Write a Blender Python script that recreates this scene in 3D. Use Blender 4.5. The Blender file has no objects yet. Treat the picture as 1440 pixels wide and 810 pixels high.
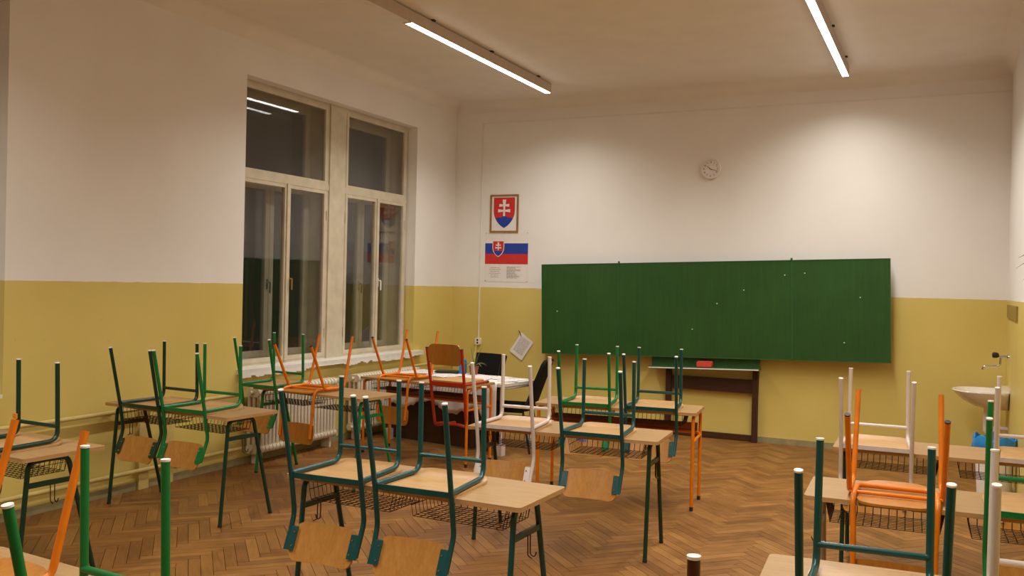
import bpy, bmesh, math, random
from mathutils import Vector, Matrix, noise
random.seed(7)
PI = math.pi
SC = bpy.context.scene
COL = SC.collection

# ------------------------------------------------------------------ camera
CAM_H, YAW, PITCH, ROLL, FPX = 1.7271, 0.4453, -0.0054, 0.0226, 1280.886
_cy, _sy = math.cos(YAW), math.sin(YAW)
_fw = Vector((-_sy * math.cos(PITCH), _cy * math.cos(PITCH), math.sin(PITCH)))
_rt = Vector((_cy, _sy, 0)); _up = _rt.cross(_fw)
_c, _s = math.cos(ROLL), math.sin(ROLL)
_r2 = _c * _rt + _s * _up; _u2 = -_s * _rt + _c * _up
cam_data = bpy.data.cameras.new('camera'); cam = bpy.data.objects.new('camera', cam_data); COL.objects.link(cam)
cam_data.sensor_width = 36.0; cam_data.lens = FPX / 1440 * 36; cam_data.clip_start = 0.05; cam_data.clip_end = 200
m = Matrix((_r2, _u2, -_fw)).transposed().to_4x4(); m.translation = Vector((0, 0, CAM_H)); cam.matrix_world = m
SC.camera = cam
# ------------------------------------------------------------------ world, exposure
LAMP_STRENGTH = 11.0        # glow of the diffuser itself
LAMP_WATTS, LAMP_SPREAD = 59.0, math.radians(140)   # beam of each linear lamp
LAMP_COLOR = (0.98, 0.955, 0.905)
world = bpy.data.worlds.new('night'); SC.world = world; world.use_nodes = True
bg = world.node_tree.nodes['Background']; bg.inputs[0].default_value = (0.9, 0.8, 0.85, 1); bg.inputs[1].default_value = 0.012
SC.view_settings.view_transform = 'Standard'; SC.view_settings.look = 'None'
SC.view_settings.exposure = 0.08; SC.view_settings.gamma = 1.0; SC.view_settings.use_curve_mapping = False

# ------------------------------------------------------------------ materials
def lin(r, g, b):
    f = lambda c: (c / 255 / 12.92) if c / 255 <= .04045 else ((c / 255 + .055) / 1.055) ** 2.4
    return (f(r), f(g), f(b), 1)

class NT:
    def __init__(s, name):
        s.m = bpy.data.materials.new(name); s.m.use_nodes = True; s.t = s.m.node_tree
        s.b = s.t.nodes['Principled BSDF']; s.out = s.t.nodes['Material Output']
    def n(s, kind, **kw):
        x = s.t.nodes.new(kind)
        for k, v in kw.items():
            if hasattr(x, k): setattr(x, k, v)
            else: x.inputs[k].default_value = v
        return x
    def l(s, a, b): s.t.links.new(a, b)
    def ramp(s, fac, stops):
        r = s.n('ShaderNodeValToRGB'); e = r.color_ramp.elements
        while len(e) < len(stops): e.new(.5)
        for i, (p, c) in enumerate(stops): e[i].position = p; e[i].color = c
        s.l(fac, r.inputs[0]); return r.outputs[0]
    def mix(s, fac, a, b, mode='MIX'):
        x = s.n('ShaderNodeMix', data_type='RGBA', blend_type=mode)
        for i, v in ((0, fac), (6, a), (7, b)):
            if isinstance(v, bpy.types.NodeSocket): s.l(v, x.inputs[i])
            else: x.inputs[i].default_value = v
        return x.outputs[2]
    def bump(s, h, strength=.2, dist=.002):
        x = s.n('ShaderNodeBump'); x.inputs['Strength'].default_value = strength; x.inputs['Distance'].default_value = dist
        s.l(h, x.inputs['Height']); s.l(x.outputs[0], s.b.inputs['Normal'])

def coords(nt, kind='Object', scale=(1, 1, 1)):
    tc = nt.n('ShaderNodeTexCoord'); mp = nt.n('ShaderNodeMapping'); mp.inputs['Scale'].default_value = scale
    nt.l(tc.outputs[kind], mp.inputs[0]); return mp.outputs[0]

def paint(name, rgb, rough=.45, var=.12, spec=.5, metal=0.0, scale=14):
    nt = NT(name); v = coords(nt)
    nz = nt.n('ShaderNodeTexNoise', Scale=scale, Detail=4.0); nt.l(v, nz.inputs[0])
    d = tuple(c * (1 - var) for c in rgb[:3]) + (1,); b = tuple(min(1, c * (1 + var)) for c in rgb[:3]) + (1,)
    nt.l(nt.ramp(nz.outputs[0], [(.3, d), (.7, b)]), nt.b.inputs['Base Color'])
    nt.b.inputs['Roughness'].default_value = rough; nt.b.inputs['Metallic'].default_value = metal
    nt.b.inputs['Specular IOR Level'].default_value = spec
    return nt.m

def beech(name, a, b, rough=.4, stretch=(3, 40, 40)):
    nt = NT(name); v = coords(nt, 'Object', stretch)
    nz = nt.n('ShaderNodeTexNoise', Scale=1.0, Detail=6.0, Roughness=.6, Distortion=.6); nt.l(v, nz.inputs[0])
    v2 = coords(nt, 'Object', tuple(k * 5 for k in stretch))
    n2 = nt.n('ShaderNodeTexNoise', Scale=1.0, Detail=2.0); nt.l(v2, n2.inputs[0])
    c1 = nt.ramp(nz.outputs[0], [(.3, a), (.72, b)])
    c2 = nt.ramp(n2.outputs[0], [(.35, (.9, .89, .88, 1)), (.6, (1, 1, 1, 1))])
    nt.l(nt.mix(1.0, c1, c2, 'MULTIPLY'), nt.b.inputs['Base Color'])
    nt.b.inputs['Roughness'].default_value = rough; nt.b.inputs['Specular IOR Level'].default_value = .3
    return nt.m

DADO_Z = 1.667
def wall_paint():
    nt = NT('wall_paint'); g = nt.n('ShaderNodeNewGeometry'); sep = nt.n('ShaderNodeSeparateXYZ'); nt.l(g.outputs['Position'], sep.inputs[0])
    nz = nt.n('ShaderNodeTexNoise', Scale=9.0, Detail=3.0); nt.l(g.outputs['Position'], nz.inputs[0])
    ma = nt.n('ShaderNodeMath', operation='MULTIPLY_ADD'); nt.l(nz.outputs[0], ma.inputs[0]); ma.inputs[1].default_value = .012; nt.l(sep.outputs[2], ma.inputs[2])
    gt = nt.n('ShaderNodeMath', operation='GREATER_THAN'); nt.l(ma.outputs[0], gt.inputs[0]); gt.inputs[1].default_value = DADO_Z + .006
    n2 = nt.n('ShaderNodeTexNoise', Scale=1.6, Detail=5.0); nt.l(g.outputs['Position'], n2.inputs[0])
    yel = nt.ramp(n2.outputs[0], [(.3, lin(212, 189, 102)), (.7, lin(219, 197, 112))])
    whi = nt.ramp(n2.outputs[0], [(.3, lin(235, 229, 222)), (.7, lin(240, 235, 228))])
    n3 = nt.n('ShaderNodeTexNoise', Scale=30.0, Detail=3.0); nt.l(g.outputs['Position'], n3.inputs[0])
    scuff = nt.ramp(n3.outputs[0], [(.68, (1, 1, 1, 1)), (.78, (.9, .88, .84, 1))])
    yel = nt.mix(1.0, yel, scuff, 'MULTIPLY')
    nt.l(nt.mix(gt.outputs[0], yel, whi), nt.b.inputs['Base Color'])
    r = nt.n('ShaderNodeMapRange'); nt.l(gt.outputs[0], r.inputs[0]); r.inputs[3].default_value = .42; r.inputs[4].default_value = .9; nt.l(r.outputs[0], nt.b.inputs['Roughness'])
    n4 = nt.n('ShaderNodeTexNoise', Scale=60.0, Detail=4.0); nt.l(g.outputs['Position'], n4.inputs[0]); nt.bump(n4.outputs[0], .12, .004)
    return nt.m

def parquet(name, joined):
    nt = NT(name)
    tc = nt.n('ShaderNodeTexCoord'); mp = nt.n('ShaderNodeMapping'); mp.inputs['Scale'].default_value = (5, 60, 1)
    if joined:
        nt.l(tc.outputs['UV'], mp.inputs[0]); at = nt.n('ShaderNodeAttribute', attribute_name='tone'); tone = at.outputs['Fac']
    else:
        oi = nt.n('ShaderNodeObjectInfo'); cb = nt.n('ShaderNodeCombineXYZ')
        mu = nt.n('ShaderNodeMath', operation='MULTIPLY'); nt.l(oi.outputs['Random'], mu.inputs[0]); mu.inputs[1].default_value = 300
        nt.l(mu.outputs[0], cb.inputs[0]); nt.l(tc.outputs['UV'], mp.inputs[0]); nt.l(cb.outputs[0], mp.inputs['Location']); tone = oi.outputs['Random']
    nz = nt.n('ShaderNodeTexNoise', Scale=1.0, Detail=5.0, Roughness=.6, Distortion=.5); nt.l(mp.outputs[0], nz.inputs[0])
    base = nt.ramp(tone, [(0, lin(126, 85, 44)), (.3, lin(138, 94, 48)), (.65, lin(145, 100, 51)), (.9, lin(156, 111, 57)), (1, lin(130, 84, 42))])
    gr = nt.ramp(nz.outputs[0], [(.25, (.70, .68, .64, 1)), (.65, (1.08, 1.06, 1.02, 1))])
    g = nt.n('ShaderNodeNewGeometry'); n2 = nt.n('ShaderNodeTexNoise', Scale=4.5, Detail=7.0, Roughness=.7); nt.l(g.outputs['Position'], n2.inputs[0])
    wear = nt.ramp(n2.outputs[0], [(.35, (.76, .75, .74, 1)), (.65, (1.08, 1.07, 1.06, 1))])
    nt.l(nt.mix(1.0, nt.mix(1.0, base, gr, 'MULTIPLY'), wear, 'MULTIPLY'), nt.b.inputs['Base Color'])
    rr = nt.ramp(n2.outputs[0], [(.3, (.36,) * 3 + (1,)), (.7, (.52,) * 3 + (1,))]); nt.l(rr, nt.b.inputs['Roughness'])
    nt.b.inputs['Specular IOR Level'].default_value = .28
    return nt.m

def glass_mat():
    nt = NT('window_glass'); nt.t.nodes.remove(nt.b)
    tr = nt.n('ShaderNodeBsdfTransparent'); tr.inputs[0].default_value = (.86, .87, .86, 1)
    gl = nt.n('ShaderNodeBsdfGlossy'); gl.inputs['Roughness'].default_value = .015; gl.inputs[0].default_value = (1, 1, 1, 1)
    fr = nt.n('ShaderNodeFresnel'); ge = nt.n('ShaderNodeNewGeometry'); io = nt.n('ShaderNodeMapRange')   # same reflection at both faces of the thin pane
    nt.l(ge.outputs['Backfacing'], io.inputs[0]); io.inputs[3].default_value = 1.5; io.inputs[4].default_value = 1 / 1.5; nt.l(io.outputs[0], fr.inputs[0])
    mx = nt.n('ShaderNodeMixShader'); nt.l(fr.outputs[0], mx.inputs[0]); nt.l(tr.outputs[0], mx.inputs[1]); nt.l(gl.outputs[0], mx.inputs[2])
    df = nt.n('ShaderNodeBsdfDiffuse'); df.inputs[0].default_value = (.5, .46, .4, 1)      # dust film on old panes
    v = coords(nt); nz = nt.n('ShaderNodeTexNoise', Scale=3.0, Detail=4.0); nt.l(v, nz.inputs[0])
    mr = nt.n('ShaderNodeMapRange'); nt.l(nz.outputs[0], mr.inputs[0]); mr.inputs[3].default_value = .002; mr.inputs[4].default_value = .018
    m2 = nt.n('ShaderNodeMixShader'); nt.l(mr.outputs[0], m2.inputs[0]); nt.l(mx.outputs[0], m2.inputs[1]); nt.l(df.outputs[0], m2.inputs[2])
    nt.l(m2.outputs[0], nt.out.inputs[0]); return nt.m

def emit(name, col, st):
    nt = NT(name); nt.b.inputs['Base Color'].default_value = (.9, .9, .9, 1)
    nt.b.inputs['Emission Color'].default_value = col + (1,); nt.b.inputs['Emission Strength'].default_value = st
    return nt.m

def printed(name, base, ink, scale):
    nt = NT(name); v = coords(nt, 'Object', (1, 1, 1))
    w = nt.n('ShaderNodeTexWave', wave_type='BANDS', bands_direction='Y'); w.inputs['Scale'].default_value = scale; nt.l(v, w.inputs[0])
    nz = nt.n('ShaderNodeTexNoise', Scale=60.0, Detail=2.0); nt.l(v, nz.inputs[0])
    mu = nt.n('ShaderNodeMath', operation='MULTIPLY'); nt.l(w.outputs['Fac'], mu.inputs[0]); nt.l(nz.outputs[0], mu.inputs[1])
    nt.l(nt.ramp(mu.outputs[0], [(.38, base), (.5, ink)]), nt.b.inputs['Base Color']); nt.b.inputs['Roughness'].default_value = .8
    return nt.m

M = {}
M['wall'] = wall_paint()
M['ceiling'] = paint('ceiling_paint', lin(236, 229, 218), .95, .03, .2, scale=3)
M['plank'] = parquet('parquet_oak', False); M['plank_joined'] = parquet('parquet_oak_field', True)
M['subfloor'] = paint('subfloor', lin(110, 76, 48), .9)
M['glass'] = glass_mat()
M['window_paint'] = paint('old_white_gloss_paint', lin(204, 192, 166), .45, .1, scale=8)
M['sill'] = paint('sill_white_paint', lin(226, 220, 210), .5, .06, scale=10)
M['skirt'] = paint('grey_green_skirting', lin(150, 140, 100), .6, .15)
M['trunk'] = paint('cable_trunking', lin(232, 224, 214), .7, .05)
M['yellow_gloss'] = paint('pipe_yellow_paint', lin(206, 184, 112), .35, .08)
M['radiator'] = paint('radiator_cream_paint', lin(222, 210, 186), .4, .08)
M['lamp_body'] = paint('lamp_housing', lin(196, 176, 156), .5, .04)
M['lamp'] = emit('lamp_diffuser', LAMP_COLOR, LAMP_STRENGTH)
M['dark'] = paint('dark_plastic', lin(32, 28, 24), .5, .2)
M['wire'] = paint('wire_dark_metal', lin(66, 46, 34), .45, .1, metal=.5)
M['cap_white'] = paint('white_plastic_cap', lin(235, 225, 215), .5, .04)
M['cap_dark'] = paint('dark_plastic_cap', lin(40, 28, 20), .6, .1)
M['teal'] = paint('dark_teal_enamel', lin(0, 66, 64), .28, .12)
M['bottle'] = paint('bottle_green_enamel', lin(4, 50, 36), .3, .12)
M['green'] = paint('green_enamel', lin(2, 112, 52), .28, .12)
M['orange'] = paint('orange_enamel', lin(220, 118, 10), .3, .1)
M['red'] = paint('red_orange_enamel', lin(176, 44, 14), .35, .12)
M['white'] = paint('white_enamel', lin(208, 194, 184), .3, .05)
M['grey'] = paint('warm_grey_enamel', lin(168, 148, 124), .4, .05)
M['maroon'] = paint('dark_maroon_enamel', lin(74, 22, 12), .35, .12)
M['brown_board'] = paint('brown_board', lin(150, 74, 30), .5, .15)
M['top'] = beech('beech_laminate', lin(160, 125, 80), lin(172, 137, 92), .45, (2.5, 34, 34))
M['top_edge'] = beech('beech_edge', lin(176, 134, 84), lin(196, 152, 100), .5, (3, 3, 60))
M['seat'] = beech('beech_ply_seat', lin(184, 142, 90), lin(198, 156, 104), .4, (3, 26, 26))
M['back'] = beech('beech_ply_backrest', lin(178, 122, 54), lin(192, 136, 66), .34, (16, 16, 3))
M['seat_orange'] = beech('honey_ply', lin(172, 110, 38), lin(186, 124, 48), .4, (16, 16, 3))
M['steel'] = paint('chrome_steel', lin(200, 196, 190), .2, .05, metal=1.0)
M['ceramic'] = paint('white_ceramic', lin(232, 222, 208), .12, .03)
M['fabric'] = paint('black_fabric', lin(20, 17, 15), .9, .2, .2, scale=60)
M['cloth'] = paint('white_cloth', lin(226, 214, 204), .9, .05, .2)
M['paper'] = paint('white_paper', lin(236, 228, 222), .85, .03, .2)
M['print'] = printed('printed_sheet', lin(232, 222, 216), lin(120, 112, 108), 26)
M['news'] = printed('printed_sheets_table', lin(232, 224, 218), lin(84, 78, 74), 14)
M['ink'] = paint('print_grey', lin(150, 140, 134), .9, .1)
M['ink_dark'] = paint('print_dark', lin(60, 48, 40), .9, .1)
M['blue'] = paint('flag_blue', lin(28, 62, 158), .6, .05)
M['red_print'] = paint('flag_red', lin(206, 44, 36), .6, .05)
M['gilt'] = paint('gilt_wood', lin(150, 112, 58), .5, .2)
M['dark_wood'] = beech('dark_brown_wood', lin(58, 34, 20), lin(78, 46, 26), .55, (3, 30, 30))
M['sponge'] = paint('red_sponge', lin(206, 78, 62), .9, .12, .2, scale=90)
M['blue_plastic'] = paint('blue_bag_film', lin(40, 132, 200), .3, .15)
M['sky_blue'] = paint('blue_carton', lin(24, 128, 196), .5, .05)
M['leaf'] = paint('leaf_green', lin(92, 118, 46), .5, .25, scale=30)
M['leaf_pale'] = paint('leaf_stripe', lin(164, 158, 90), .5, .2, scale=30)
M['terracotta'] = paint('terracotta', lin(150, 84, 52), .8, .12)
M['soil'] = paint('soil', lin(50, 36, 24), 1.0, .3)
M['dark_panel'] = paint('ochre_rail', lin(150, 122, 48), .5, .08)
M['night_block'] = paint('night_rooftops', lin(26, 26, 24), .9, .2, scale=.4)
M['sticker'] = paint('lilac_sticker', lin(120, 112, 176), .6, .2, scale=60)
M['sticker_orange'] = paint('orange_sticker', lin(226, 140, 20), .6, .05)

def chalk_green():
    nt = NT('chalkboard_green'); v = coords(nt)
    nz = nt.n('ShaderNodeTexNoise', Scale=2.2, Detail=6.0, Roughness=.6); nt.l(v, nz.inputs[0])
    v2 = coords(nt, 'Object', (14, 1, 1)); n2 = nt.n('ShaderNodeTexNoise', Scale=2.0, Detail=4.0); nt.l(v2, n2.inputs[0])
    a = nt.ramp(nz.outputs[0], [(.3, lin(34, 74, 24)), (.7, lin(44, 84, 30))])
    b = nt.ramp(n2.outputs[0], [(.35, (.88, .9, .88, 1)), (.7, (1.08, 1.08, 1.1, 1))])
    nt.l(nt.mix(1.0, a, b, 'MULTIPLY'), nt.b.inputs['Base Color']); nt.b.inputs['Roughness'].default_value = .55
    nt.b.inputs['Specular IOR Level'].default_value = .35
    return nt.m
M['chalk_green'] = chalk_green()

# ------------------------------------------------------------------ mesh helpers
class MB:
    def __init__(s): s.v = []; s.f = []; s.mi = []
    def add(s, vs, fs, mi=0):
        o = len(s.v); s.v += [tuple(v) for v in vs]; s.f += [tuple(i + o for i in f) for f in fs]; s.mi += [mi] * len(fs); return s
    def box(s, a, b, mi=0):
        x0, y0, z0 = a; x1, y1, z1 = b
        return s.add([(x0, y0, z0), (x1, y0, z0), (x1, y1, z0), (x0, y1, z0), (x0, y0, z1), (x1, y0, z1), (x1, y1, z1), (x0, y1, z1)],
                     [(0, 3, 2, 1), (4, 5, 6, 7), (0, 1, 5, 4), (1, 2, 6, 5), (2, 3, 7, 6), (3, 0, 4, 7)], mi)
    def tube(s, pts, r, n=10, fillet=0, cap=True, mi=0, r_end=None):
        p = fillet_path([Vector(q) for q in pts], fillet) if fillet else [Vector(q) for q in pts]
        t0 = (p[1] - p[0]).normalized(); ref = Vector((0, 0, 1)) if abs(t0.z) < .9 else Vector((1, 0, 0))
        u = t0.cross(ref).normalized(); vs = []; k = len(p)
        for i, q in enumerate(p):
            t = ((p[min(i + 1, k - 1)] - q).normalized() + (q - p[max(i - 1, 0)]).normalized()).normalized()
            u = (u - t * u.dot(t)).normalized(); w = t.cross(u)
            rr = r if r_end is None else r + (r_end - r) * i / (k - 1)
            vs += [q + (u * math.cos(2 * PI * j / n) + w * math.sin(2 * PI * j / n)) * rr for j in range(n)]
        fs = [(i * n + j, i * n + (j + 1) % n, (i + 1) * n + (j + 1) % n, (i + 1) * n + j) for i in range(k - 1) for j in range(n)]
        if cap: fs += [tuple(reversed(range(n))), tuple(range((k - 1) * n, k * n))]
        return s.add(vs, fs, mi)
    def lathe(s, prof, n=20, c=(0, 0, 0), axis='z', mi=0):
        vs = []
        for r, h in prof:
            for j in range(n):
                a = 2 * PI * j / n; x, y = r * math.cos(a), r * math.sin(a)
                q = (x, y, h) if axis == 'z' else ((x, -h, y) if axis == 'y' else (h, x, y))
                vs.append((c[0] + q[0], c[1] + q[1], c[2] + q[2]))
        k = len(prof)
        fs = [(i * n + j, i * n + (j + 1) % n, (i + 1) * n + (j + 1) % n, (i + 1) * n + j) for i in range(k - 1) for j in range(n)]
        fs += [tuple(reversed(range(n))), tuple(range((k - 1) * n, k * n))]
        return s.add(vs, fs, mi)
    def prism(s, poly, d0, d1, axis='y', mi=0):
        """extrude 2-D polygon (a,b) along axis from d0 to d1; axis y: (x,z), axis z: (x,y), axis x: (y,z)"""
        mk = {'y': lambda a, b, d: (a, d, b), 'z': lambda a, b, d: (a, b, d), 'x': lambda a, b, d: (d, a, b)}[axis]
        n = len(poly); vs = [mk(a, b, d0) for a, b in poly] + [mk(a, b, d1) for a, b in poly]
        return s.add(vs, [tuple(range(n)), tuple(reversed(range(n, 2 * n)))] + [(i, n + i, n + (i + 1) % n, (i + 1) % n) for i in range(n)], mi)
    def slab(s, rows, ncol, th, fn, mi=0):
        """thin curved board: rows = (t, halfwidth); fn(x,t) -> (point, normal)"""
        nr = len(rows); top = []; bot = []
        for t, w in rows:
            for j in range(ncol + 1):
                x = -w + 2 * w * j / ncol; p, nn = fn(x, t); p = Vector(p); nn = Vector(nn).normalized()
                top.append(p + nn * th / 2); bot.append(p - nn * th / 2)
        k = ncol + 1; N = nr * k; fs = []
        for i in range(nr - 1):
            for j in range(ncol):
                a, b, c, d = i * k + j, i * k + j + 1, (i + 1) * k + j + 1, (i + 1) * k + j
                fs += [(a, b, c, d), (N + d, N + c, N + b, N + a)]
        rim = [j for j in range(k)] + [i * k + ncol for i in range(1, nr)] + [(nr - 1) * k + j for j in range(ncol - 1, -1, -1)] + [i * k for i in range(nr - 2, 0, -1)]
        for a, b in zip(rim, rim[1:] + rim[:1]): fs.append((a, N + a, N + b, b))
        return s.add(top + bot, fs, mi)
    def mesh(s, name, mats, smooth=True, angle=35):
        me = bpy.data.meshes.new(name); me.from_pydata(s.v, [], s.f); me.validate()
        for q in (mats if isinstance(mats, (list, tuple)) else [mats]): me.materials.append(q)
        if len(s.mi) == len(me.polygons): me.polygons.foreach_set('material_index', s.mi)
        bm = bmesh.new(); bm.from_mesh(me); bmesh.ops.recalc_face_normals(bm, faces=bm.faces); bm.to_mesh(me); bm.free()
        if smooth:
            me.polygons.foreach_set('use_smooth', [True] * len(me.polygons)); me.set_sharp_from_angle(angle=math.radians(angle))
        return me
    def obj(s, name, mats, parent=None, smooth=True, **props):
        o = bpy.data.objects.new(name, s.mesh(name, mats, smooth)); COL.objects.link(o)
        if parent: o.parent = parent
        for k, v in props.items(): o[k] = v
        return o

def fillet_path(p, r):
    out = [p[0]]
    for a, b, c in zip(p, p[1:], p[2:]):
        u = (a - b); v = (c - b); lu, lv = u.length, v.length; u.normalize(); v.normalize()
        ang = u.angle(v)
        if ang > 3.1: out.append(b); continue
        d = min(r / math.tan(ang / 2), lu * .48, lv * .48)
        p0, p1 = b + u * d, b + v * d
        for k in range(7):
            t = k / 6; out.append(p0 * (1 - t) ** 2 + b * 2 * t * (1 - t) + p1 * t * t)
    out.append(p[-1]); return out

def thing(name, label, cat, loc=(0, 0, 0), rotz=0, group=None):
    o = bpy.data.objects.new(name, None); COL.objects.link(o); o.empty_display_size = .1
    o.location = loc; o.rotation_euler = (0, 0, rotz); o['label'] = label; o['category'] = cat
    if group: o['group'] = group
    return o
def tag(o, label, cat, group=None):
    o['label'] = label; o['category'] = cat
    if group: o['group'] = group
    return o
def dup(o, parent=None):
    c = o.copy(); COL.objects.link(c)
    if parent: c.parent = parent
    for ch in list(o.children): dup(ch, c)
    return c
def struct(name, mb, mats, parent=None, smooth=False):
    o = mb.obj(name, mats, parent, smooth); o['kind'] = 'structure'; return o
def rrect(w, h, r, n=5):
    pts = []
    for cx, cy, a0 in ((w / 2 - r, h / 2 - r, 0), (-w / 2 + r, h / 2 - r, 90), (-w / 2 + r, -h / 2 + r, 180), (w / 2 - r, -h / 2 + r, 270)):
        for k in range(n + 1):
            a = math.radians(a0 + 90 * k / n); pts.append((cx + r * math.cos(a), cy + r * math.sin(a)))
    return pts

# ------------------------------------------------------------------ room shell
XL, XR, XP, YB, YN, ZC = -5.847, 0.80, 0.555, 10.462, -1.6, 4.04
YPIL = 7.8
WT = .5
W_Z0, W_Z1 = .86, 3.593
OPEN = [(6.50, 9.49), (1.16, 4.15)]
mb = MB()
ys = sorted([YN - .3] + [q for o in OPEN for q in o] + [YB + .3])
for a, b in zip(ys, ys[1:]):
    if any(abs(a - o[0]) < 1e-6 for o in OPEN):
        mb.box((XL - WT, a, -.2), (XL, b, W_Z0)); mb.box((XL - WT, a, W_Z1), (XL, b, ZC + .2))
    else: mb.box((XL - WT, a, -.2), (XL, b, ZC + .2))
struct('wall_left', mb, M['wall'])
struct('wall_back', MB().box((XL, YB, -.2), (XR + .3, YB + .3, ZC + .2)), M['wall'])
struct('wall_right', MB().box((XR, YN - .3, -.2), (XR + .3, YB, ZC + .2)).box((XP, YPIL, -.2), (XR, YB, ZC + .2)), M['wall'])
struct('wall_near', MB().box((XL, YN - .3, -.2), (XR, YN, ZC + .2)), M['wall'])
struct('ceiling', MB().box((XL, YN, ZC), (XR, YB, ZC + .2)), M['ceiling'])

def cove(name, p0, p1, inward, r=.13):
    d = Vector(inward); prof = [(0, 0)] + [(r - r * math.sin(a), -(r - r * math.cos(a))) for a in [math.radians(k * 15) for k in range(7)]]
    # concave quarter between wall face and ceiling
    pts = [(0, -r)] + [(r - r * math.cos(math.radians(k * 15)), -r + r * math.sin(math.radians(k * 15))) for k in range(1, 7)] + [(-.005, .005)]
    mbx = MB(); n = len(pts); vs = []
    for P in (p0, p1):
        for a, b in pts: vs.append((P[0] + d.x * a, P[1] + d.y * a, ZC + b))
    mbx.add(vs, [(i, (i + 1) % n, n + (i + 1) % n, n + i) for i in range(n)] + [tuple(range(n)), tuple(range(n, 2 * n))])
    return struct(name, mbx, M['ceiling'], smooth=True)
cove('trim_1', (XL, YN), (XL, YB), (1, 0)); cove('trim_2', (XL, YB), (XP, YB), (0, -1)); cove('trim_3', (XP, YPIL), (XP, YB), (-1, 0))

# floor: sub-floor with herringbone blocks
floor = struct('floor', MB().box((XL - .1, YN - .3, -.12), (XR + .3, YB + .3, -.012)), M['subfloor'])
W_, L_, G_ = .07, .42, .0013
def clip(poly, x0, x1, y0, y1):
    for ax, lim, sg in ((0, x0, 1), (0, x1, -1), (1, y0, 1), (1, y1, -1)):
        res = []
        for a, b in zip(poly, poly[1:] + poly[:1]):
            ia, ib = sg * (a[0][ax] - lim) >= 0, sg * (b[0][ax] - lim) >= 0
            if ia: res.append(a)
            if ia != ib:
                t = (lim - a[0][ax]) / (b[0][ax] - a[0][ax])
                res.append(((a[0][0] + t * (b[0][0] - a[0][0]), a[0][1] + t * (b[0][1] - a[0][1])), (a[1][0] + t * (b[1][0] - a[1][0]), a[1][1] + t * (b[1][1] - a[1][1]))))
        poly = res
        if not poly: return []
    return poly
def project(P):
    d = Vector(P) - Vector((0, 0, CAM_H)); z = d.dot(_fw)
    return (720 + FPX * d.dot(_r2) / z, 405 - FPX * d.dot(_u2) / z, z)
blocks = []
# stair-step lattice: a horizontal block (L x W) at (sW + 2Ln', ...) tiles with a vertical block under its end
cA = math.cos(math.radians(45)); org = (-2.6, 6.0)
for s in range(-130, 131):
    for n in range(-16, 17):
        for kind in (0, 1):
            # period vectors (W, W) and (L, -L) in block frame
            bx, by = s * W_ + n * L_, s * W_ - n * L_
            cx, cy = (bx + L_ / 2, by + W_ / 2) if kind == 0 else (bx + W_ / 2 + 0, by + W_ + L_ / 2)
            if kind == 1: cx, cy = bx + W_ / 2, by + W_ + L_ / 2
            X = org[0] + cA * cx - cA * cy; Y = org[1] + cA * cx + cA * cy
            if XL - .3 < X < XR + .3 and YN - .3 < Y < YB + .3: blocks.append((X, Y, 45 if kind == 0 else 135))
rnd = random.Random(3)
score = []
for i, (X, Y, a) in enumerate(blocks):
    if not (XL + .25 < X < XR - .25 and 2.6 < Y < YB - .3) or (X > XP - .3 and Y > YPIL - .3): continue
    u, v, z = project((X, Y, 0))
    if -10 < u < 1450 and 560 < v < 818: score.append((z, i))
score.sort(); singles = set(i for _, i in score[:295])
hl, hw = L_ / 2 - G_ / 2, W_ / 2 - G_ / 2
pm = MB().add([(-hl, -hw, -.012), (hl, -hw, -.012), (hl, hw, -.012), (-hl, hw, -.012), (-hl + .001, -hw + .001, 0), (hl - .001, -hw + .001, 0), (hl - .001, hw - .001, 0), (-hl + .001, hw - .001, 0)],
              [(4, 5, 6, 7), (0, 1, 5, 4), (1, 2, 6, 5), (2, 3, 7, 6), (3, 0, 4, 7)]).mesh('plank', M['plank'], False)
uv = pm.uv_layers.new(name='UVMap')
for lp in pm.loops: uv.data[lp.index].uv = pm.vertices[lp.vertex_index].co[:2]
fv, ff, fuv, ftone = [], [], [], []
for i, (X, Y, a) in enumerate(blocks):
    ca, sa = math.cos(math.radians(a)), math.sin(math.radians(a)); dz = -rnd.random() * .0008; tone = rnd.random()
    if i in singles:
        o = bpy.data.objects.new('plank', pm); COL.objects.link(o); o.parent = floor; o.location = (X, Y, dz); o.rotation_euler = (0, 0, math.radians(a)); continue
    off = rnd.random() * 60
    poly = [((X + ca * x - sa * y, Y + sa * x + ca * y), (x + off, y + off)) for x, y in ((-hl, -hw), (hl, -hw), (hl, hw), (-hl, hw))]
    xr = XP - .002 if Y > YPIL else XR - .002
    poly = clip(poly, XL + .002, xr, YN + .002, YB - .002)
    if len(poly) < 3: continue
    o = len(fv); n = len(poly)
    fv += [(q[0][0], q[0][1], dz) for q in poly] + [(q[0][0], q[0][1], -.012) for q in poly]
    fs = [tuple(range(o, o + n))] + [(o + k, o + n + k, o + n + (k + 1) % n, o + (k + 1) % n) for k in range(n)]
    for f in fs:
        ff.append(f); fuv += [poly[(q - o) % n][1] for q in f]; ftone.append(tone)
me = bpy.data.meshes.new('parquet_field'); me.from_pydata(fv, [], ff); me.materials.append(M['plank_joined'])
ul = me.uv_layers.new(name='UVMap'); ul.data.foreach_set('uv', [c for q in fuv for c in q])
at = me.attributes.new('tone', 'FLOAT', 'FACE'); at.data.foreach_set('value', ftone)
o = bpy.data.objects.new('parquet_field', me); COL.objects.link(o); o.parent = floor; o['kind'] = 'stuff'

# skirting
struct('baseboard_back', MB().box((XL, YB - .018, 0), (XP, YB, .065)), M['skirt'])
struct('baseboard_left', MB().box((XL, YN, 0), (XL + .018, YB - .018, .06)), M['skirt'])
struct('baseboard_right', MB().box((XP - .018, YPIL, 0), (XP, YB - .018, .065)), M['skirt'])
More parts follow.
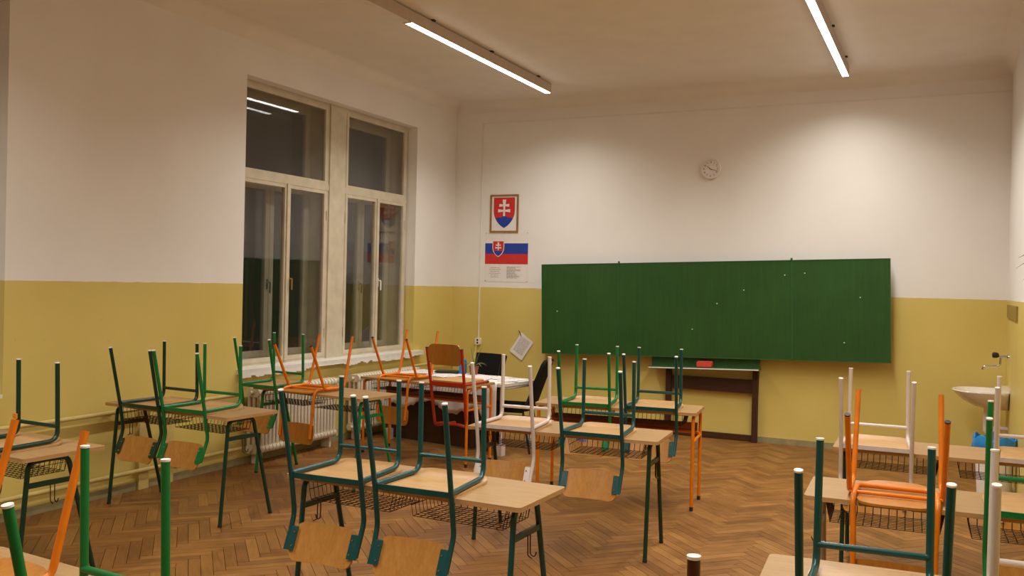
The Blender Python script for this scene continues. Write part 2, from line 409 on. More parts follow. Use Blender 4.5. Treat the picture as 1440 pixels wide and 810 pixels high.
# cable trunking on the back wall
struct('trim_4', MB().box((-5.47, YB - .008, 3.774), (XP, YB, 3.788)), M['trunk'])
struct('trim_5', MB().box((-5.462, YB - .011, 1.01), (-5.448, YB, 3.775)), M['trunk'])
struct('trim_6', MB().box((XP - .016, 8.9, 1.50), (XP, 10.20, 1.625)), M['dark_panel'])

# ------------------------------------------------------------------ windows
def bars(rect, w, x0, x1, extra=None):
    y0, y1, z0, z1 = rect; b = MB()
    b.box((x0, y0, z0), (x1, y0 + w, z1)); b.box((x0, y1 - w, z0), (x1, y1, z1)); b.box((x0, y0 + w, z0), (x1, y1 - w, z0 + w)); b.box((x0, y0 + w, z1 - w), (x1, y1 - w, z1))
    return b
def sash(name, rect, w, x0, x1, parent, handle=None):
    o = bars(rect, w, x0, x1).obj(name, M['window_paint'], parent, False)
    y0, y1, z0, z1 = rect; xm = (x0 + x1) / 2
    MB().box((xm - .002, y0 + w - .004, z0 + w - .004), (xm + .002, y1 - w + .004, z1 - w + .004)).obj('pane', M['glass'], o, False)
    if handle:
        yh, zh, mat = handle
        MB().box((x1, yh - .012, zh - .05), (x1 + .008, yh + .012, zh + .05)).tube([(x1 + .004, yh, zh + .02), (x1 + .045, yh, zh + .02), (x1 + .045, yh, zh - .09)], .009, 8, .012).obj('handle', mat, o)
    return o
def window(name, y0, y1, mid, xf, hmat):
    ZT, ZB, Z1 = 2.70, W_Z0 + .045, W_Z1 - .035
    root = bars((y0, y1, ZB - .03, Z1 + .03), .045, xf - .06, xf - .005).box((xf - .055, y0, ZT - .035), (xf + .004, y1, ZT + .03)).obj(name, M['window_paint'], None, False)
    root['kind'] = 'structure'
    sash('transom_sash', (y0 + .03, y1 - .03, ZT + .022, Z1), .040, xf - .045, xf, root)
    sash('casement', (y0 + .03, mid - .002, ZB, ZT - .03), .042, xf - .045, xf, root)
    sash('casement', (mid + .002, y1 - .03, ZB, ZT - .03), .042, xf - .045, xf, root, (mid + .03, 1.70, hmat))
    MB().box((xf, mid - .022, ZB), (xf + .016, mid + .02, ZT - .03)).obj('cover_strip', M['window_paint'], root, False)
    for yy in (y0 + .03, y1 - .03):
        for zz in (1.15, 2.4): MB().tube([(xf + .004, yy, zz - .05), (xf + .004, yy, zz + .05)], .009, 8).obj('hinge', M['window_paint'], root)
    xo = xf - .24
    bars((y0 + .02, y1 - .02, ZB - .01, Z1), .05, xo - .05, xo + .01).box((xo - .05, y0, ZT - .04), (xo + .012, y1, ZT + .02)).obj('outer_frame', M['window_paint'], root, False)
    sash('outer_sash', (y0 + .06, y1 - .06, ZT + .01, Z1 - .04), .055, xo - .03, xo + .015, root)
    sash('outer_sash', (y0 + .06, mid - .002, ZB + .03, ZT - .03), .06, xo - .03, xo + .015, root)
    sash('outer_sash', (mid + .002, y1 - .06, ZB + .03, ZT - .03), .06, xo - .03, xo + .015, root, (mid - .03, 1.66, M['steel']))
    # box lining between the two layers
    MB().box((xo, y0 - .01, ZB - .02), (xf - .05, y0 + .02, Z1)).box((xo, y1 - .02, ZB - .02), (xf - .05, y1 + .01, Z1)).box((xo, y0, Z1), (xf - .05, y1, Z1 + .03)).box((xo, y0, ZB - .035), (xf - .05, y1, ZB - .01)).obj('box_lining', M['window_paint'], root, False)
    return root
XF = XL - .125
for k, (o0, o1) in enumerate(OPEN):
    window('window_%d' % (2 * k + 1), o0 + .03, o0 + 1.422, o0 + .76, XF, M['gilt'])
    window('window_%d' % (2 * k + 2), o0 + 1.695, o1 - .02, o0 + 2.35, XF, M['sill'])
    p = struct('trim_%d' % (7 + k), MB().box((XF - .28, o0 + 1.422, W_Z0), (XF + .012, o0 + 1.695, W_Z1)), M['window_paint'])
    # deep reveal backing so the box window has no slits
    struct('trim_%d' % (9 + k), MB().box((XL - .45, o0 - .01, W_Z1 - .03), (XF - .01, o1 + .01, W_Z1 + .01)).box((XL - .45, o0 - .01, W_Z0 - .01), (XF - .01, o1 + .01, W_Z0 + .04)), M['window_paint'])
    # sill slab with a crumbling painted front edge
    sl = MB().box((XF - .005, o0 - .0, W_Z0 - .005), (XL + .001, o1, W_Z0 + .02)).box((XL, o0 - .06, W_Z0 - .028), (XL + .07, o1 + (.14 if k == 0 else -.10), W_Z0 + .018))
    sill = struct('trim_%d' % (11 + k), sl, M['sill'])
    fl = MB(); y = o0 - .06; rr = random.Random(11 + k); lo = .03
    ye = o1 + (.14 if k == 0 else -.10)
    while y < ye:
        w = .02 + rr.random() * .05; lo = max(.002, min(.035, lo + (rr.random() - .5) * .04)); y1 = min(y + w, ye)
        fl.add([(XL + .0705, y, W_Z0 - .02), (XL + .0705, y1, W_Z0 - .02), (XL + .073, y1, W_Z0 - .026 - lo), (XL + .073, y, W_Z0 - .026 - lo * (.6 + .4 * rr.random())), (XL + .066, y, W_Z0 - .02), (XL + .066, y1, W_Z0 - .02), (XL + .066, y1, W_Z0 - .026 - lo), (XL + .066, y, W_Z0 - .026 - lo)],
               [(0, 1, 2, 3), (4, 7, 6, 5), (0, 4, 5, 1), (3, 2, 6, 7), (0, 3, 7, 4), (1, 5, 6, 2)]); y = y1
    fl.obj('flaking_paint', M['sill'], sill, False)
struct('exterior_building', MB().box((-30, 6, -8), (-16, 60, 2.12)).prism([(-30.2, 2.12), (-15.8, 2.12), (-18, 2.7), (-28, 2.7)], 14, 60), M['night_block'])

# ------------------------------------------------------------------ pipes and radiators on the window wall
def pipe(pts, r, label, **kw):
    o = MB().tube(pts, r, 10, .04).obj('heating_pipe', M['yellow_gloss']); return tag(o, label, 'pipe')
px = XL + .055
p1 = pipe([(px, YN + .02, .655), (px, 6.46, .655)], .017, 'upper yellow heating pipe running level along the wall left of the radiators')
p2 = pipe([(px, YN + .02, .16), (px, 6.46, .16)], .017, 'lower yellow heating pipe just above the floor left of the radiators')
p3 = pipe([(XL + .05, 9.38, .70), (XL + .05, YB - .03, .70)], .015, 'short yellow pipe between the second radiator and the room corner')
for yv in (5.36, 5.62):
    o = MB().box((XL + .0, yv - .05, .0), (XL + .035, yv + .05, .63)).obj('pipe_casing', M['yellow_gloss'], None, False)
    tag(o, 'yellow painted upright casing on the wall, %s of two behind the wall desk' % ('first' if yv < 5.5 else 'second'), 'pipe casing')
for yv in (4.2, 5.0, 5.75):
    MB().box((XL - .005, yv - .012, .63), (px, yv + .012, .645)).obj('bracket', M['yellow_gloss'], p1, False)
    MB().box((XL + .0, yv - .012, .135), (px, yv + .012, .15)).obj('bracket', M['yellow_gloss'], p2, False)

def radiator(y0, n, pitch, label):
    root = thing('radiator', label, 'radiator', (XL + .11, y0, 0), 0, None)
    prof = []
    for k in range(13):
        a = PI * k / 12; prof.append((.075 * math.cos(a), .66 + .045 * math.sin(a)))
    for k in range(13):
        a = PI + PI * k / 12; prof.append((.075 * math.cos(a), .15 + .045 * math.sin(a)))
    m = MB()
    for s_ in (-1, 1):
        m.tube([(s_ * .055, 0, .13), (s_ * .055, 0, .67)], .017, 8)
    m.tube([(0, 0, .13), (0, 0, .67)], .015, 8)
    m.prism(rrect(.155, .075, .035, 4), -.022, .022) if False else None
    for zc in (.14, .665):
        m.add(*(lambda q: (q.v, q.f))(MB().prism([(a, b + zc) for a, b in rrect(.155, .08, .037, 4)], -.021, .021)))
    me_ = m.mesh('column', M['radiator'])
    for k in range(n):
        o = bpy.data.objects.new('column', me_); COL.objects.link(o); o.parent = root; o.location = (0, k * pitch, 0)
    MB().tube([(0, -.06, .665), (0, n * pitch, .665)], .018, 8).tube([(0, -.06, .14), (0, n * pitch, .14)], .018, 8).obj('header_pipe', M['radiator'], root)
    MB().tube([(0, n * pitch - .02, .665), (0, n * pitch + .07, .665), (-.055, n * pitch + .07, .665)], .014, 8, .02).lathe([(.0, .0), (.024, .002), (.024, .045), (.0, .05)], 12, (.0, n * pitch + .055, .668), 'x').obj('valve', M['radiator'], root)
    for yy in (.05, n * pitch - .1): MB().box((-.05, yy - .015, 0), (.05, yy + .015, .11)).obj('leg', M['radiator'], root, False)
    return root
radiator(6.56, 23, .052, 'cream cast iron column radiator under the window with the brass handle, behind the orange chair')
radiator(8.13, 23, .052, 'cream cast iron column radiator under the far window, beside the teacher table')

# ------------------------------------------------------------------ ceiling lamps
def lamp(x, y0, y1, lit, label):
    root = thing('linear_lamp', label, 'lamp', (x, y0, ZC), 0, 'linear ceiling lamps'); L = y1 - y0; h = .115
    w = .031
    MB().box((-w, 0, -h), (w, L, -.012)).obj('housing', M['lamp_body'], root, False)
    MB().box((-w + .002, .012, -h - .007), (w - .002, L - .012, -h)).obj('diffuser', M['lamp'] if lit else M['cap_white'], root, False)
    if lit:
        ld = bpy.data.lights.new('lamp_beam', 'AREA'); ld.shape = 'RECTANGLE'; ld.size = 2 * w; ld.size_y = L - .03
        ld.energy = LAMP_WATTS; ld.spread = LAMP_SPREAD; ld.color = LAMP_COLOR
        lo = bpy.data.objects.new('lamp_beam', ld); COL.objects.link(lo); lo.parent = root; lo.location = (0, L / 2, -h - .0085)
    for yy in (0, L): MB().box((-w - .001, yy - .008, -h - .008), (w + .001, yy + .008, -.014)).obj('end_cap', M['lamp_body'], root, False)
    for q in (.12, .5, .88):
        MB().box((-.012, L * q - .02, -.013), (w + .02, L * q + .02, .0)).obj('mounting_clip', M['dark'], root, False)
    return root
lamp(-4.19, 6.60, 9.63, True, 'lit white linear ceiling lamp on the window side')
lamp(-.985, 6.86, 9.88, True, 'lit white linear ceiling lamp above the chalkboard side near the sink')
lamp(-4.19, 3.50, 6.585, False, 'unlit linear lamp on the ceiling, in line before the lit window side lamp')

lamp(-.985, 3.75, 6.78, True, 'added linear ceiling lamp, out of view, brightening the right desks')  # unseen lamp added to brighten the right desks
lamp(-4.19, .40, 3.43, True, 'added linear ceiling lamp, out of view, brightening the near left desks and wall')  # added out of view, fill light for the near left desks and wall
lamp(-.985, .65, 3.68, True, 'added linear ceiling lamp, out of view above the camera, brightening the foreground')  # extra unseen lamp over the camera, put in to lift the foreground

# ------------------------------------------------------------------ chalkboard on its stand
TILT = math.radians(1.6)
cb = thing('chalkboard', 'wide green three panel chalkboard on a dark wooden stand at the end wall', 'chalkboard', (-2.512, 10.30, 0))
def tilted(o):
    o.rotation_euler = (0, -TILT, 0); o.location = (0, 0, 1.472); return o
HH = .549
def bpanel(name, x0, x1, y0, sub=True):
    o = tilted(MB().box((x0, y0, -HH), (x1, y0 + .022, HH)).obj(name, M['chalk_green'], cb, False))
    fr = MB(); e = .008
    fr.box((x0, y0 - .004, HH - e), (x1, y0, HH)); fr.box((x0, y0 - .004, -HH), (x1, y0, -HH + e)); fr.box((x0, y0 - .004, -HH), (x0 + e, y0, HH)); fr.box((x1 - e, y0 - .004, -HH), (x1, y0, HH))
    fr.obj('edge_strip', M['chalk_edge'] if 'chalk_edge' in M else M['chalk_green'], o, False); return o
M['chalk_edge'] = paint('chalkboard_edge_green', lin(44, 92, 44), .5, .15)
bpanel('board_panel', -.99, .99, 0); bpanel('wing_panel', -1.99, -.993, -.004); bpanel('wing_panel', .993, 1.99, -.004)
for xx in (-.99, .99): tilted(MB().lathe([(0, 0), (.012, .002), (.012, .03), (0, .034)], 10, (xx, -.002, HH - .01)).obj('hinge_pin', M['chalk_edge'], cb))
rs = random.Random(5)
for _ in range(8):
    xx, zz = -1.9 + rs.random() * 3.8, -.45 + rs.random() * .9
    tilted(MB().box((xx, -.0065, zz), (xx + .012, -.004, zz + .010)).obj('chalk_speck', M['paper'], cb, False))
for xx in (-.425 + .03, .60): MB().box((xx - .03, .075, 0), (xx + .03, .135, 1.0)).obj('post', M['dark_wood'], cb, False)
MB().box((-.43, .10, .545), (.63, .125, .70)).obj('crossboard', M['dark_wood'], cb, False)
MB().box((-.40, .125, .0), (.61, .16, .07)).obj('base_rail', M['dark_wood'], cb, False)
tr = MB().box((-.63, -.02, .0), (.63, .10, .018)).box((-.63, -.028, -.006), (.63, -.02, .026)).box((-.62, .08, .018), (.62, .10, .14)).obj('chalk_tray', M['chalk_edge'], cb, False)
tr.rotation_euler = (0, -math.radians(1.9), 0); tr.location = (.03, -.02, .80)
MB().box((-.63, -.03, .0), (.63, -.0285, .012)).obj('chalk_dust', M['trunk'], tr, False)
sp = MB().prism(rrect(.17, .062, .012, 3), -.04, .04).obj('chalk_sponge', M['sponge']); sp.location = (-2.46, 10.285, .858 + .0); sp.rotation_euler = (0, -.03, 0)
tag(sp, 'red sponge eraser lying on the chalk tray under the chalkboard', 'sponge')

# ------------------------------------------------------------------ wall clock 10:18
ck = thing('wall_clock', 'round pale wall clock above the chalkboard showing eighteen past ten', 'clock', (-2.482, YB, 3.09))
MB().lathe([(0, 0), (.112, 0), (.118, .02), (.112, .036), (.102, .036), (.100, .028), (0, .028)], 40, (0, 0, 0), 'y').obj('case', M['cap_white'], ck)
MB().lathe([(0, .0285), (.099, .0285), (.099, .030), (0, .030)], 36, (0, 0, 0), 'y').obj('face', M['paper'], ck)
for k in range(1, 13):
    a = math.radians(90 - 30 * k); cu = bpy.data.curves.new('numeral', 'FONT'); cu.body = str(k); cu.size = .030; cu.align_x = 'CENTER'; cu.align_y = 'CENTER'; cu.extrude = .0006
    tmp = bpy.data.objects.new('numeral_shape', cu); me_n = bpy.data.meshes.new_from_object(tmp); bpy.data.objects.remove(tmp)
    me_n.materials.clear(); me_n.materials.append(M['ink_dark']); o = bpy.data.objects.new('numeral', me_n); COL.objects.link(o); o.parent = ck; o.location = (.079 * math.cos(a), -.0308, .079 * math.sin(a)); o.rotation_euler = (PI / 2, 0, 0)
def hand(deg, ln, w, y):
    a = math.radians(deg); c, s = math.cos(a), math.sin(a); pts = [(-.015, -w), (ln, -w * .6), (ln, w * .6), (-.015, w)]
    return MB().prism([(x * c - z * s, x * s + z * c) for x, z in pts], y, y - .0015).obj('hand', M['ink_dark'], ck, False)
hand(90 - 309, .055, .004, -.0325); hand(90 - 108, .085, .003, -.0345)

# ------------------------------------------------------------------ emblem picture, flag poster
def shield(w, h, n=10):
    pts = [(-w / 2, h / 2), (w / 2, h / 2)]
    right = [(w / 2 * (1 - (k / n) ** 2.1) ** .82, h / 2 - h * .42 - h * .58 * (k / n)) for k in range(n + 1)]
    pts += right; pts += [(-x, z) for x, z in reversed(right[:-1])]
    return pts
def emblem(parent, cx, cz, w, h, y, white_rim):
    T = .0008
    def P(poly, mat, lay, nm):
        return MB().prism([(cx + a, cz + b) for a, b in poly], y - T * lay, y - T * (lay + 1)).obj(nm, mat, parent, False)
    if white_rim: P(shield(w * 1.12, h * 1.1), M['paper'], 0, 'shield_rim')
    P(shield(w, h), M['red_print'], 1, 'shield')
    # blue triple hill inside the lower shield
    sh = shield(w * .995, h * .995); hill = []
    for k in range(41):
        x = -w / 2 + w * k / 40; t = x / w
        top = max(-.175 + .07 * math.sqrt(max(0, 1 - (t / .15) ** 2)), -.22 + .07 * math.sqrt(max(0, 1 - ((abs(t) - .24) / .15) ** 2)) if abs(abs(t) - .24) < .15 else -9, -.24)
        lo = None
        xs = [(a, b) for a, b in sh[2:]]
        for (a0, b0), (a1, b1) in zip(xs, xs[1:]):
            if min(a0, a1) <= x <= max(a0, a1) and abs(a1 - a0) > 1e-9: lo = b0 + (b1 - b0) * (x - a0) / (a1 - a0)
        if lo is None or top * h <= lo: continue
        hill.append((x, top * h, lo))
    P([(x, t) for x, t, l in hill] + [(x, l) for x, t, l in reversed(hill)], M['blue'], 2, 'hill')
    def flare(x0, x1, z0, z1, horiz):
        if horiz:
            zm, d = (z0 + z1) / 2, (z1 - z0) / 2; xm = (x0 + x1) / 2
            return [(x0, zm - d * 1.5), (xm, zm - d * .75), (x1, zm - d * 1.5), (x1, zm + d * 1.5), (xm, zm + d * .75), (x0, zm + d * 1.5)]
        return [(x0 * .8, z0), (x1 * .8, z0), (x1 * .75, (z0 + z1) / 2), (x1 * 1.5, z1), (x0 * 1.5, z1), (x0 * .75, (z0 + z1) / 2)]
    P(flare(-w * .055, w * .055, -h * .11, h * .43, False), M['paper'], 3, 'cross_upright')
    P(flare(-w * .235, w * .235, h * .21, h * .275, True), M['paper'], 3.3, 'cross_arm')
    P(flare(-w * .285, w * .285, h * .03, h * .10, True), M['paper'], 3.3, 'cross_arm')
ep = thing('emblem_picture', 'gilt framed picture of a red shield with white double cross over blue hills', 'picture', (-5.123, YB, 2.613))
w2, h2 = .2, .2425
fr = MB()
for a, b in (((-w2, -.018, -h2), (-w2 + .022, 0, h2)), ((w2 - .022, -.018, -h2), (w2, 0, h2)), ((-w2 + .022, -.018, h2 - .022), (w2 - .022, 0, h2)), ((-w2 + .022, -.018, -h2), (w2 - .022, 0, -h2 + .022))): fr.box(a, b)
fr.obj('frame', M['gilt'], ep, False); MB().box((-w2 + .02, -.008, -h2 + .02), (w2 - .02, -.002, h2 - .02)).obj('mat_board', M['paper'], ep, False)
emblem(ep, 0, .01, .30, .39, -.0081, False)
fp = thing('flag_poster', 'white poster of a white, blue and red flag with shield above small text', 'poster', (-5.083, YB, 2.055))
MB().box((-.308, -.003, -.315), (.308, -.0005, .318)).obj('sheet', M['paper'], fp, False)
MB().box((-.304, -.0042, .043), (.304, -.003, .178)).obj('blue_stripe', M['blue'], fp, False)
MB().box((-.304, -.0042, -.088), (.304, -.003, .043)).obj('red_stripe', M['red_print'], fp, False)
emblem(fp, -.115, .108, .15, .19, -.0042, True)
rt_ = random.Random(9); tx = MB()
for colx, n, cen in ((-.16, 6, True), (.11, 13, False)):
    for k in range(n):
        z = -.125 - k * (.0118 if not cen else .024) - (.012 if cen else 0)
        wl = .2 if not cen else .17; wl *= .55 + .45 * rt_.random(); x0 = colx - wl / 2 if cen else .01
        x = x0
        while x < x0 + wl:
            ww = .012 + rt_.random() * .03; tx.box((x, -.0038, z), (min(x + ww, x0 + wl), -.003, z + .0055)); x += ww + .006
tx.obj('text_lines', M['ink'], fp, False, kind='stuff')
for xx in (-.295, .295):
    for zz in (-.305, .308): MB().lathe([(0, .003), (.005, .003), (.003, .009), (0, .009)], 8, (xx, 0, zz), 'y').obj('pin', M['dark'], fp)

# socket and hanging sheets
so = thing('wall_socket', 'small white double wall socket at the lower end of the cable trunking', 'socket', (-5.455, YB, .965))
MB().prism(rrect(.075, .085, .01, 3), 0, -.035).obj('housing', M['cap_white'], so)
for zz in (-.018, .018): MB().lathe([(0, .035), (.013, .035), (.013, .037), (0, .037)], 14, (0, 0, zz), 'y').obj('outlet', M['ink_dark'], so)
hp = thing('hanging_sheets', 'sheaf of printed white sheets hung askew from a nail left of the chalkboard', 'papers', (-4.872, YB, 1.09))
for k in range(3):
    o = MB().prism([(a - .085, b - .13) for a, b in ((0, .285), (.205, .285), (.205, 0), (0, 0))], -.004 - k * .004, -.005 - k * .004).obj('sheet', M['paper'], hp, False)
    o.rotation_euler = (0, math.radians(38 - 2.5 * k), 0); o.location = (.012, 0, -.165)
tl = MB(); rt_ = random.Random(4)
for k in range(17):
    z = .12 - k * .0125; x = -.055
    while x < .085: ww = .01 + rt_.random() * .03; tl.box((x, -.0142, z), (min(x + ww, .09), -.0131, z + .004)); x += ww + .006
o = tl.obj('text_lines', M['ink'], hp, False, kind='stuff'); o.rotation_euler = (0, math.radians(33), 0); o.location = (.012, 0, -.165)
MB().tube([(-.01, 0, .035), (.0, -.03, .04)], .003, 8).tube([(-.0, -.025, .04), (.02, -.02, .0), (.03, -.018, -.03)], .004, 6).obj('nail', M['dark'], hp)

# ------------------------------------------------------------------ sink corner
sk = thing('wall_sink', 'white ceramic wash basin on the side wall in the far corner', 'sink', (XP, 9.9, 0))
def sink_mesh():
    b = MB(); n = 28; rings = []
    def ring(sx, sy, z, x0): # D-shaped outline, flat at the wall
        pts = []
        for k in range(n):
            a = 2 * PI * k / n; x = math.cos(a); y = math.sin(a)
            if x > 0: fx = x0 - sx * .5 * (1 - x ** .3); fy = sy * math.copysign(abs(y) ** .3, y)
            else: fx = x0 - sx * .5 * (1 + abs(x)); fy = sy * y
            pts.append((fx, fy, z))
        return pts
    prof = [(.46, .27, .80, -.005), (.485, .285, .80, 0), (.49, .288, .79, 0), (.47, .275, .765, 0), (.40, .225, .70, 0), (.29, .16, .645, 0), (.2, .10, .625, 0)]
    inner = [(.44, .25, .795, -.02), (.36, .2, .72, -.06), (.2, .11, .68, -.12)]
    allr = [ring(*q) for q in reversed(inner)] + [ring(*q) for q in prof]
    vs = [v for r in allr for v in r]; k = len(allr)
    fs = [(i * n + j, i * n + (j + 1) % n, (i + 1) * n + (j + 1) % n, (i + 1) * n + j) for i in range(k - 1) for j in range(n)]
    fs += [tuple(range(n)), tuple(range((k - 1) * n, k * n))]
    return b.add(vs, fs)
sink_mesh().obj('basin', M['ceramic'], sk)
MB().box((-.07, -.2, .80), (-.001, .2, .835)).obj('back_ledge', M['ceramic'], sk)
MB().tube([(-.19, 0, .63), (-.19, 0, .40), (-.12, 0, .36), (-.12, 0, .44), (0, 0, .44)], .022, 10, .03).obj('drain_trap', M['cap_white'], sk)
tp = thing('wall_tap', 'chrome wall tap with long spout and dark knob above the basin', 'tap', (XP, 9.95, 1.125))
MB().lathe([(0, 0), (.026, .0), (.024, -.012), (.013, -.02), (.013, -.085), (0, -.09)], 14, (0, 0, 0), 'x').obj('body', M['steel'], tp)
MB().tube([(-.07, 0, -.0), (-.075, 0, -.075), (-.10, 0, -.095), (-.215, 0, -.1), (-.225, 0, -.135)], .0095, 10, .02).obj('spout', M['steel'], tp)
MB().lathe([(0, -.085), (.016, -.088), (.028, -.105), (.028, -.135), (.018, -.145), (0, -.147)], 14, (0, 0, .012), 'x').obj('knob', M['dark'], tp)
bn = thing('waste_bin', 'white waste bin lined with a blue plastic bag under the basin corner', 'bin', (.392, 8.62, 0))
MB().lathe([(0, 0), (.125, 0), (.155, .50), (.150, .50), (.121, .01), (0, .01)], 28).obj('bucket', M['cap_white'], bn)
rb = random.Random(2); prof = [(.150, .42), (.164, .40), (.172, .44), (.168, .49), (.160, .525), (.150, .53), (.145, .50), (.138, .36)]
v = MB(); n = 36; vs = []
for i, (r, h) in enumerate(prof):
    for j in range(n):
        q = 1 + .05 * math.sin(j * 2.1 + i) * (rb.random()) ; hh = h + (.02 * math.sin(j * .9) + .012 * rb.random() if 1 <= i <= 5 else 0)
        vs.append((r * q * math.cos(2 * PI * j / n), r * q * math.sin(2 * PI * j / n), hh))
v.add(vs, [(i * n + j, i * n + (j + 1) % n, (i + 1) * n + (j + 1) % n, (i + 1) * n + j) for i in range(len(prof) - 1) for j in range(n)])
v.obj('bag_liner', M['blue_plastic'], bn)

def leaf(b, base, azim, ln, rise, droop, w):
    pts = []; k = 9
    d = Vector((math.cos(azim), math.sin(azim), 0)); sd = Vector((-d.y, d.x, 0)); vs = []
    for i in range(k):
        t = i / (k - 1); c = Vector(base) + d * ln * t + Vector((0, 0, rise * t - droop * t * t))
        ww = w * (.55 + .9 * t) * (1 - t ** 2.5) + .0005
        vs += [c + sd * ww + Vector((0, 0, ww * .4)), c - Vector((0, 0, .0012)), c - sd * ww + Vector((0, 0, ww * .4)), c + Vector((0, 0, .0008))]
    fs = []
    for i in range(k - 1):
        a, e = i * 4, i * 4 + 4
        for j in range(4): fs.append((a + j, a + (j + 1) % 4, e + (j + 1) % 4, e + j))
    b.add(vs, fs + [(0, 1, 2, 3), tuple(range(4 * k - 4, 4 * k))])
    return b
pl = thing('hanging_plant', 'green spider plant in a wall pot, only leaf tips reaching in', 'plant', (.66, 6.55, 1.79))
MB().lathe([(0, 0), (.075, 0), (.10, .15), (.092, .15), (.07, .02), (0, .12)], 20).obj('pot', M['terracotta'], pl)
MB().box((-.0, -.02, -.02), (.14, .02, 0)).box((.125, -.02, -.12), (.14, .02, .02)).obj('wall_bracket', M['dark'], pl, False)
for k, (az, ln, ri, dr) in enumerate([(3.14, .27, .16, .20), (2.95, .26, .22, .19), (3.3, .24, .10, .22), (2.6, .24, .25, .3), (3.7, .25, .24, .33), (1.6, .26, .24, .3), (4.7, .28, .25, .32), (2.1, .22, .3, .25), (4.2, .22, .3, .25)]):
    leaf(MB(), (0, 0, .14), az, ln, ri, dr, .016).obj('leaf', M['leaf'], pl)

# ------------------------------------------------------------------ school desks
def basket_mb(x0, x1, y0, y1, z0, z1):
    b = MB(); r = .0021; n = 4
    b.tube([(x0, y0, z1), (x1, y0, z1)], r, n, cap=False)
    xi0, xi1, yi0, yi1 = x0 + .02, x1 - .02, y0 + .015, y1 - .03
    for k in range(9):
        y = yi0 + (yi1 - yi0) * k / 8; b.tube([(x0, y, z1), (xi0, y, z0), (xi1, y, z0), (x1, y, z1)], r, n, cap=False)
    for k in range(14):
        x = xi0 + (xi1 - xi0) * k / 13; b.tube([(x, y1, z1), (x, yi1, z0), (x, yi0, z0)], r, n, cap=False)
    for zz, f in ((z1, 1), ((z0 + z1) / 2, .5)):
        b.tube([(xi0 + (x0 - xi0) * f, yi0, zz), (xi0 + (x0 - xi0) * f, yi1 + (y1 - yi1) * f, zz), (xi1 + (x1 - xi1) * f, yi1 + (y1 - yi1) * f, zz), (xi1 + (x1 - xi1) * f, yi0, zz)], r, n, cap=False)
    return b
DESKS = {}
def make_desk(kind, colour):
    root = thing('school_desk', '', 'desk'); fm = M[colour]; W2, D2 = .65, .245
    o = MB()
    o.prism(rrect(1.30, .49, .02, 3), .7385, .76, 'z'); o.mi = [0 if i < 2 else 1 for i in range(len(o.mi))]
    o.obj('tabletop', [M['top'], M['top_edge']], root)
    if kind == 'splayed':
        for sx in (-1, 1):
            x = sx * .585
            a = MB().tube([(x, -.235, .012), (x, -.175, .722), (x, -.05, .727)], .0135, 10, .05).obj('leg', fm, root)
            MB().tube([(x, -.236, 0), (x, -.2352, .014)], .0145, 10).obj('foot_cap', M['cap_dark'], a)
            a = MB().tube([(x, .24, .012), (x, .055, .722), (x, -.05, .727)], .0135, 10, .05).obj('leg', fm, root)
            MB().tube([(x, .2425, 0), (x, .239, .014)], .0145, 10).obj('foot_cap', M['cap_dark'], a)
            MB().box((x - .008, -.183, .585), (x + .008, .088, .612)).obj('side_rail', fm, root, False)
            MB().tube([(x + sx * .012, -.03, .59), (x + sx * .014, -.03, .50), (x + sx * .035, -.03, .49), (x + sx * .045, -.03, .515)], .003, 6, .012).tube([(x + sx * .012, -.055, .59), (x + sx * .014, -.055, .50), (x + sx * .035, -.055, .49)], .003, 6, .012).obj('bag_hook', M['wire'], root)
        MB().box((-.585, -.06, .712), (.585, -.03, .738)).obj('frame_rail', fm, root, False)
        zb = .635
    else:
        for sx in (-1, 1):
            x = sx * .625
            a = MB().tube([(x, -.205, .03), (x, -.205, .722), (x, .0, .724)], .0135, 10, .05).obj('leg', fm, root)
            MB().tube([(x, -.205, 0), (x, -.205, .032)], .0145, 10).obj('foot_cap', M['cap_dark'], a)
            a = MB().tube([(x, .205, .03), (x, .205, .722), (x, .0, .724)], .0135, 10, .05).obj('leg', fm, root)
            MB().tube([(x, .205, 0), (x, .205, .032)], .0145, 10).obj('foot_cap', M['cap_dark'], a)
            MB().tube([(x, -.205, .53), (x, .205, .53)], .0115, 10).obj('side_rail', fm, root)
        MB().tube([(-.625, .12, .56), (.625, .12, .56)], .012, 10).tube([(-.625, .12, .53), (-.625, .12, .56)], .01, 8).tube([(.625, .12, .53), (.625, .12, .56)], .01, 8).obj('frame_rail', fm, root)
        MB().box((-.612, .128, .565), (.612, .142, .635)).obj('modesty_board', M['brown_board'], root, False)
        MB().box((-.61, -.05, .712), (.61, -.02, .738)).obj('frame_rail', fm, root, False)
        zb = .645
    bm_ = M['wire']
    basket_mb(-.555, -.045, -.20, .10, zb, .735).obj('book_basket', bm_, root)
    basket_mb(.045, .555, -.20, .10, zb, .735).obj('book_basket', bm_, root)
    return root
def desk(kind, colour, x, y, rot, label):
    key = (kind, colour)
    if key in DESKS: o = dup(DESKS[key])
    else: o = DESKS[key] = make_desk(kind, colour)
    o.location = (x, y, 0); o.rotation_euler = (0, 0, math.radians(rot)); o['label'] = label; o['group'] = 'two seat school desks'
    return o
desk('splayed', 'teal', -2.275, 3.815, -1.5, 'beech school desk with teal legs carrying two dark teal chairs, middle column')
desk('splayed', 'bottle', -2.265, 5.70, 4.0, 'beech school desk with dark green legs carrying one white and one dark teal chair')
desk('upright', 'orange', -2.385, 7.085, 6.0, 'beech school desk with orange frame carrying green and teal chairs before the chalkboard')
desk('splayed', 'bottle', -5.045, 5.075, -4.0, 'beech school desk with dark legs against the yellow wall, carrying two green chairs')
desk('splayed', 'green', -4.862, 6.455, -8.0, 'beech school desk with green legs before the first radiator, carrying green and orange chairs')
desk('upright', 'orange', -4.605, 7.745, -6.0, 'beech school desk with orange frame before the cloth covered teacher table')
